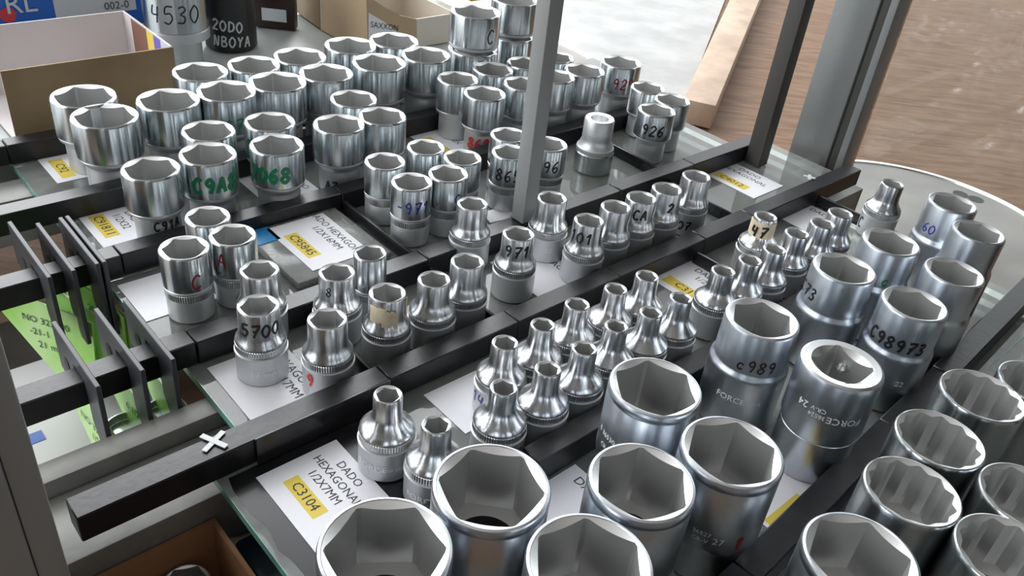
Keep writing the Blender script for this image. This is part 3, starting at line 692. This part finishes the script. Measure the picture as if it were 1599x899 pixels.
o = MB().prism([(q.x-0.010, q.y-0.006), (q.x+0.004, q.y-0.008), (q.x+0.012, q.y-0.003), (q.x+0.009, q.y+0.001), (q.x+0.013, q.y+0.005), (q.x-0.002, q.y+0.006), (q.x-0.008, q.y+0.002)], 'z', -0.0003, 0.0004).build('paper_scrap', 'paper'); o.location.z = 0.0004; tag(o, 'torn white paper scrap left of the centre post foot', 'paper scrap')
# black backing board with torn edge at the front label
c0 = at(518, 777, 0)
mb = MB(); pts = [(c0.x-0.026, c0.y-0.034)]
for i in range(9): pts.append((c0.x+0.045, c0.y-0.034+0.066*i/8+0))
for i in range(9): pts.append((c0.x-0.027+random.uniform(-.0012, .0012), c0.y+0.032-0.062*i/9))
o = mb.prism(pts, 'z', GT+0.00002, -0.00042).build('backing_sheet', 'acrylic'); tag(o, 'torn black plastic sheet under the C3104 label', 'sheet')
tl = at(382, 700, 0.0)
o = MB().box(0.102, 0.165, 0.2290, 0.2305, 0.0, 0.0135).build('torn_strip', 'acrylic', bevel=0.0004); tag(o, 'torn black tape strip stuck along the front of the crossed rail', 'tape')
# clear folded plastic pack over label C95845
q = at(497, 386, 0)
r = empty('clear_pack', (q.x, q.y, 0)); tag(r, 'clear plastic pack with blue tape lying over label C95845', 'plastic pack')
MB().box(-0.030, 0.028, -0.031, 0.030, 0.0002, 0.0042).build('pack_body', 'clearpack', r, 0.001)
MB().box(-0.029, -0.016, 0.012, 0.029, 0.0043, 0.0046).build('blue_tape', 'bluetape', r)

# ------------------------------------------------------------------ hanging tags on the left
def hanger(railobj, y0, y1, px_, py_, ytop, label, card=True, twist=0.0, text='', drop=0.030, csock=True, zt=0.022, back=0.022, front=0.016):
    """black slotted hook plate over a rail (rail spans y0..y1), green card and socket below"""
    p = at(px_, py_, zt); x = p.x
    r = empty('hanging_tag', (x, (y0+y1)/2, 0)); tag(r, label, 'hanging tag', 'green cards hung on the rails')
    hw = (y1-y0)/2+0.0007; t = 0.0021
    pts = [(-hw-front, zt-0.0005), (-hw-front, -0.022), (-hw-front+0.008, -0.022), (-hw-0.0, -0.008), (-hw, 0.0138), (hw, 0.0138), (hw, -0.006), (hw+back, -0.002), (hw+back, zt)]
    pl = MB(); pl.prism([(a, b) for a, b in pts], 'x', -t/2, t/2); pl.build('hook_plate', 'plate', r, 0.0003, bseg=1)
    hl = lathe('hook_hole', [(0.0002, 0), (0.0034, 0), (0.0034, 0.0003), (0.0002, 0.0003)], 'dark_bore', r, 20); hl.rotation_euler = (0, -math.pi/2, 0); hl.location = (-t/2, hw+back*0.45, 0.007)
    if card:
        cdo = MB().prism([(-hw-front-0.002, -0.012), (-hw-front+0.004, -0.022-drop), (-hw+0.004, -0.026-drop), (hw+back-0.004, -0.020), (hw+back-0.004, -0.004), (hw+0.001, -0.0085), (-hw-0.001, -0.0095)], 'x', t/2+0.0002, t/2+0.0012).build('card', 'card', r)
        cdo.rotation_euler.z = twist
        # print on the side facing the camera (-x side)
        ux, uy = (0, -1, 0), (0, 0, 1)
        if text:
            for k, tx in enumerate(text.split('|')):
                cc = flat_text(tx, 0.0058, (t/2-0.0002, 0.004, -0.022-0.008*k), ux, uy, 'card_print', 'ink', cdo)
        b = lathe('print_ring', [(0.0026, 0), (0.0026, 0.0002), (0.0017, 0.0002), (0.0017, 0)], 'ink', cdo, 20); b.rotation_euler = (0, -math.pi/2, 0); b.location = (t/2+0.0001, -0.006, -0.030)
    if csock:
        s = lathe('tag_socket', [(0.0095, -0.036), (0.010, -0.035), (0.010, -0.012), (0.0095, -0.0115)], 'chrome', r, 32, close=True); s.location = (0.014, 0.004, -drop+0.010)
        k = knurl('tag_socket_band', 0.0102, -0.0112, -0.0075, 'knurl', r, 40); k.location = (0.014, 0.004, -drop+0.010)
    return r
hanger(RB, 0.2995, 0.3110, 147, 594, 0, 'black hook with green card nearest the grey post, on the nearer rail', text='NO 3233|1/2', twist=0.10)
hanger(RB, 0.2995, 0.3110, 214, 566, 0, 'black hook with green card, middle of the nearer rail', text='6 1/2', twist=0.12)
hanger(RB, 0.2995, 0.3110, 251, 536, 0, 'black hook with narrow green card beside the glass edge', twist=0.02, csock=False)
hanger(RC, 0.3850, 0.3965, 96, 458, 0, 'black hook at the left edge with lettered green card 21 mm', text='NO 323390|-21-1  1/2|21 mm', twist=0.55, drop=0.040, back=0.030)
hanger(RC, 0.3850, 0.3965, 110, 415, 0, 'black hook with round hole, second on the farther rail', text='8', twist=0.3, drop=0.036)
hanger(RC, 0.3850, 0.3965, 136, 391, 0, 'black hook with pale green card, third on the farther rail', text='20', twist=0.3, drop=0.036)
hanger(RC, 0.3850, 0.3965, 160, 404, 0, 'black hook with dark green card against the glass edge of the farther rail', twist=0.05, csock=False)

# ------------------------------------------------------------------ boxes and things below the shelf
def open_box(name, loc, rz, sx, sy, h, m_out, m_in, label, wall=0.0015, parts=None):
    r = empty(name, loc, rz); tag(r, label, 'box')
    MB().box(0, sx, 0, sy, 0, wall).build('box_bottom', m_in, r)
    for nm, b in (('box_side', (0, sx, 0, wall)), ('box_side', (0, sx, sy-wall, sy)), ('box_side', (0, wall, wall, sy-wall)), ('box_side', (sx-wall, sx, wall, sy-wall))):
        MB().box(*b, wall, h).build(nm, m_out, r)
        bb = list(b)
        e = 0.0003
        if b == (0, sx, 0, wall): bb = (wall, sx-wall, wall, wall+e)
        elif b == (0, sx, sy-wall, sy): bb = (wall, sx-wall, sy-wall-e, sy-wall)
        elif b[0] == 0: bb = (wall, wall+e, wall+e, sy-wall-e)
        else: bb = (sx-wall-e, sx-wall, wall+e, sy-wall-e)
        MB().box(*bb, wall, h-0.0004).build('lining', m_in, r)
    return r
q = at(335, 808, -0.0245)
bx = open_box('carton_box', (q.x-0.055, q.y-0.10, -0.1245), 0, 0.055, 0.10, 0.1000, 'carton', 'carton', 'open brown carton at the bottom edge, below the frame bar')
MB().box(0.0552, 0.0556, 0.02, 0.07, 0.03, 0.075).build('carton_sticker', 'paper', bx)
lw, _ = socket(290, 911, 84, 0.085, 'F', 'loose socket inside the brown carton at the bottom', GD, 0.4, z=-0.1228)
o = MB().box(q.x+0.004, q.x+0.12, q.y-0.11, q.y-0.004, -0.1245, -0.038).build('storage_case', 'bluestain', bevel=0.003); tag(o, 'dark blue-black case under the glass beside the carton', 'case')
wp = empty('white_carton', (0.065, 0.37, -0.1248)); tag(wp, 'white carton with blue printed marks under the hanging cards', 'box')
MB().box(-0.09, 0.046, -0.055, 0.07, 0, 0.050).build('carton_body', 'white', wp, 0.001)
MB().box(-0.02, -0.010, 0.004, 0.012, 0.0501, 0.0503).build('blue_print', 'bluebox', wp)
MB().prism([(-0.042, -0.004), (-0.034, -0.004), (-0.038, 0.006)], 'z', 0.0501, 0.0503).build('blue_print', 'bluebox', wp)

# ------------------------------------------------------------------ things at the back left
TY = 0.560
x0_, x1_ = aty(12, 160, TY).x, aty(275, 110, TY).x
b1 = empty('cardboard_tray', (x0_, TY, 0)); tag(b1, 'open kraft cardboard tray with pale lining at the upper left', 'box')
def tray(r, x0, x1, y0, y1, h, hb):
    MB().box(x0, x1, y0, y1, 0, 0.001).build('box_bottom', 'kraft_in', r)
    MB().box(x0, x1, y0, y0+0.0012, 0.001, h).build('front_side', 'kraft', r)
    MB().box(x0, x1, y0+0.0012, y0+0.0016, 0.001, h-0.0005).build('front_lining', 'kraft_in', r)
    MB().box(x0, x1, y1-0.0012, y1, 0.001, hb).build('back_side', 'kraft_in', r)
    pts = [(y0+0.002, 0.001), (y1-0.0015, 0.001), (y1-0.0015, hb)]
    for i in range(8):
        t = i/7; pts.append((y1-0.0015-(y1-y0-0.004)*t, hb-(hb-h)*(t**1.8)))
    MB().prism(pts, 'x', x1-0.0014, x1).build('end_side', 'kraft_in', r)
    D_ = y1-y0
    def top(t): return hb-(hb-h)*((1-t)**1.8)-0.0006
    for nm, t0, t1, m in (('printed_panel', 0.04, 0.20, 'greylabel'), ('printed_panel', 0.20, 0.34, 'purple'), ('printed_panel', 0.34, 0.48, 'yellow'), ('printed_panel', 0.48, 0.80, 'brownprint')):
        MB().prism([(y0+D_*t0, 0.006), (y0+D_*t1, 0.006), (y0+D_*t1, top(t1)), (y0+D_*t0, top(t0))], 'x', x1-0.0019, x1-0.0015).build(nm, m, r)
th = aty(140, 92, TY).z
tray(b1, 0.0, x1_-x0_, 0.0, 0.085, th, aty(90, 28, TY+0.085).z)
BY = 0.76
bb = empty('blue_box', (0.0, BY, -0.0005)); tag(bb, 'blue box with white lettering behind the cardboard tray', 'box')
xl, xm, xr, xe = aty(-60, 10, BY).x, aty(84, 10, BY).x, aty(212, 10, BY).x, aty(335, 10, BY).x
MB().box(xl, xe, 0, 0.08, 0, 0.10).build('box_body', 'bluebox', bb, 0.001)
MB().box(xm, xr, -0.0010, -0.0002, 0.012, 0.090).build('box_label', 'greylabel', bb)
q = aty(34, 18, BY); flat_text('RL', 0.022, (q.x, -0.0012, q.z), (1, 0, 0), (0, 0, 1), 'box_lettering', 'white_ink', bb)
q = aty(182, 12, BY); flat_text('002-0', 0.009, (q.x, -0.0014, q.z), (1, 0, 0), (0, 0, 1), 'box_number', 'ink', bb)
lathe('red_dot', [(0.0002, 0), (0.006, 0), (0.006, 0.0004), (0.0002, 0.0004)], 'brightred', bb, 24).matrix_local = Matrix.Translation((aty(12, 22, BY).x, -0.0004, aty(12, 22, BY).z)) @ Matrix.Rotation(math.pi/2, 4, 'X')
# stacked large sockets by the tray
q = at(283, 93, 0)
def plain_lathe(name, loc, parts, label, cat='socket', group=None):
    r = empty(name, loc); tag(r, label, cat, group)
    for nm, prof, m in parts: lathe(nm, prof, m, r, 48)
    return r
sk = plain_lathe('hex_socket', (q.x, q.y, 0), [('foot', [(0.0002, 0), (0.0165, 0), (0.017, 0.0006), (0.017, 0.018), (0.024, 0.020), (0.024, 0.027), (0.0235, 0.0275)], 'matte'),
   ('head', [(0.0235, 0.0276), (0.024, 0.028), (0.024, 0.0595), (0.0235, 0.060), (0.018, 0.060), (0.018, 0.045), (0.0002, 0.045)], 'chrome')], 'polished socket handwritten 4530 between tray and black socket', 'socket', GD)
wrap(strokes('4530', 0.013, 0.0011), 0.024, camang(Vector((q.x, q.y, 0))), 0.036, 'handwriting', M['marker'], sk)
sk2 = plain_lathe('hex_socket', (q.x, q.y, 0.0602), [('foot', [(0.0002, 0), (0.0235, 0), (0.0255, 0.0006), (0.0255, 0.008), (0.0245, 0.009), (0.022, 0.012), (0.022, 0.04), (0.0002, 0.04)], 'matte')], 'matte round socket resting on top of the 4530 socket', 'socket', GD)
q = at(362, 70, 0)
im = plain_lathe('impact_socket', (q.x, q.y, 0), [('body', [(0.0002, 0), (0.0195, 0), (0.021, 0.0015), (0.021, 0.075), (0.020, 0.0765), (0.0165, 0.0765), (0.0165, 0.05), (0.0002, 0.05)], 'impact')], 'tall black impact socket with white handwriting at the top', 'socket')
ca = camang(im.location)
wrap(strokes('20DO', 0.0085, 0.0014), 0.021, ca-0.1, 0.018, 'handwriting', M['white_ink'], im, tilt=-0.12)
wrap(strokes('NBOYA', 0.0085, 0.0014), 0.021, ca+0.05, 0.005, 'handwriting', M['white_ink'], im, tilt=-0.05)
q = at(432, 42, 0)
dp = empty('dark_pack', (q.x, q.y, 0), -0.75); tag(dp, 'small dark maroon pack with two pale windows, top centre left', 'pack')
MB().box(-0.018, 0.018, -0.006, 0.006, 0, 0.07).build('pack_body', 'darkpack', dp, 0.001)
for k in range(3): MB().box(-0.011, 0.011, -0.0066, -0.0061, 0.007+0.021*k, 0.018+0.021*k).build('pack_window', 'greylabel', dp)
q = at(405, 60, 0)
o = MB().box(-0.008, 0.008, -0.008, 0.008, 0, 0.4).build('grey_post', 'postgrey', None, 0.0008); o.location = (q.x+0.03, q.y+0.05, 0); tag(o, 'slim grey upright behind the black impact socket', 'post')
q = at(545, 52, 0)
tb = empty('tan_box', (q.x, q.y+0.02, 0), -0.1); tag(tb, 'small tan cardboard box left of the open beige carton', 'box')
MB().box(-0.018, 0.022, 0.0, 0.05, 0, 0.034).build('box_body', 'tan', tb, 0.001)
CY = 0.605
tb2 = empty('carton_tray', (0, CY, 0.0)); tag(tb2, 'open beige carton with curled front edge and printed white sticker', 'box')
def pxpoly(pts, Y): return [(aty(x, y, Y).x, max(0.0, aty(x, y, Y).z)) for x, y in pts]
MB().prism(pxpoly([(574, 90), (650, 90), (650, 30), (625, 24), (600, 11), (572, -8)], CY), 'y', 0, 0.0014).build('front_side', 'tan', tb2)
MB().prism(pxpoly([(650.5, 90), (704, 90), (704, 22), (650.5, 30)], CY), 'y', 0.0, 0.0014).build('front_side', 'beige', tb2)
xa, xb = aty(574, 60, CY).x, aty(704, 60, CY).x
MB().box(xa, xb, 0.075, 0.0764, 0, 0.060).build('back_side', 'beige', tb2)
MB().box(xa, xa+0.0014, 0.0016, 0.0748, 0, 0.048).build('end_side', 'tan', tb2)
MB().box(xb-0.0014, xb, 0.0016, 0.0748, 0, 0.028).build('end_side', 'beige', tb2)
MB().box(xa+0.0016, xb-0.0016, 0.0016, 0.0748, 0, 0.001).build('box_bottom', 'beige', tb2)
MB().prism(pxpoly([(576, 62), (632, 62), (620, 50), (600, 34), (576, 20)], CY-0.0006), 'y', -0.0006, -0.0002).build('sticker', 'paper', tb2)
q = aty(600, 45, CY); flat_text('SAXXON', 0.007, (q.x, -0.0008, q.z), (1, 0, -0.25), (0, 0, 1), 'sticker_print', 'ink', tb2)
q = at(735, 2, 0)
o = MB().box(0, 0.10, 0, 0.05, 0, 0.03).build('coloured_pack', 'yellow', None, 0.001); o.location = (q.x, q.y, -0.0005); tag(o, 'yellow pack at the top edge behind the stacked sockets', 'pack')

# ------------------------------------------------------------------ beyond the side pane
def disc(px_, py_, wpx, label, z=FZ, h=0.012):
    p = at(px_, py_, z+h); R = wpx/2*depth(p)/FPX
    r = empty('steel_disc', (p.x, p.y, z)); tag(r, label, 'disc', 'round steel discs beyond the pane')
    lathe('plate', [(0.0002, 0), (R*0.96, 0), (R*0.96, h*0.8), (R*0.3, h*0.8), (R*0.28, h), (0.0002, h)], 'disc', r, 96)
    lathe('raised_rim', [(R*0.96, 0), (R, 0), (R, h), (R*0.985, h*1.1), (R*0.965, h), (R*0.96, h*0.8)], 'discrim', r, 96)
    return r, R
d1, R1 = disc(1432, 352, 470, 'round steel disc with bright rim beyond the glass on the right')
for px_, py_ in ((1500, 303), (1524, 311)):
    p = at(px_, py_, FZ+0.0098)-d1.location
    hh = lathe('bolt_hole', [(0.0002, 0.0098), (0.011, 0.0098), (0.0125, 0.0100)], 'dark_bore', d1, 24); hh.location = (p.x, p.y, 0)
disc(752, 100, 402, 'round steel disc with bright rim beyond the rear sockets')
o = MB().prism([(0.62, 0.62), tuple(at(1068, 165, FZ))[:2], tuple(at(1140, -20, FZ))[:2], (3.2, 3.6), (0.62, 3.6)], 'z', FZ+0.0002, FZ+0.004).build('concrete_slab', 'concrete'); tag(o, 'sunlit pale concrete slab beyond the rear sockets', 'slab')
pa, pb = at(1108, 205, FZ), at(1190, 0, FZ); d = (pb-pa).normalized(); n = Vector((-d.y, d.x, 0))
pts = [pa, pa+d*2.2, pa+d*2.2+n*0.09, pa+n*0.06]
o = MB().prism([(q.x, q.y) for q in pts], 'z', FZ+0.0045, FZ+0.05).build('plywood_plank', 'ply', None, 0.002); tag(o, 'pale plywood plank lying beyond the right thin post', 'plank')
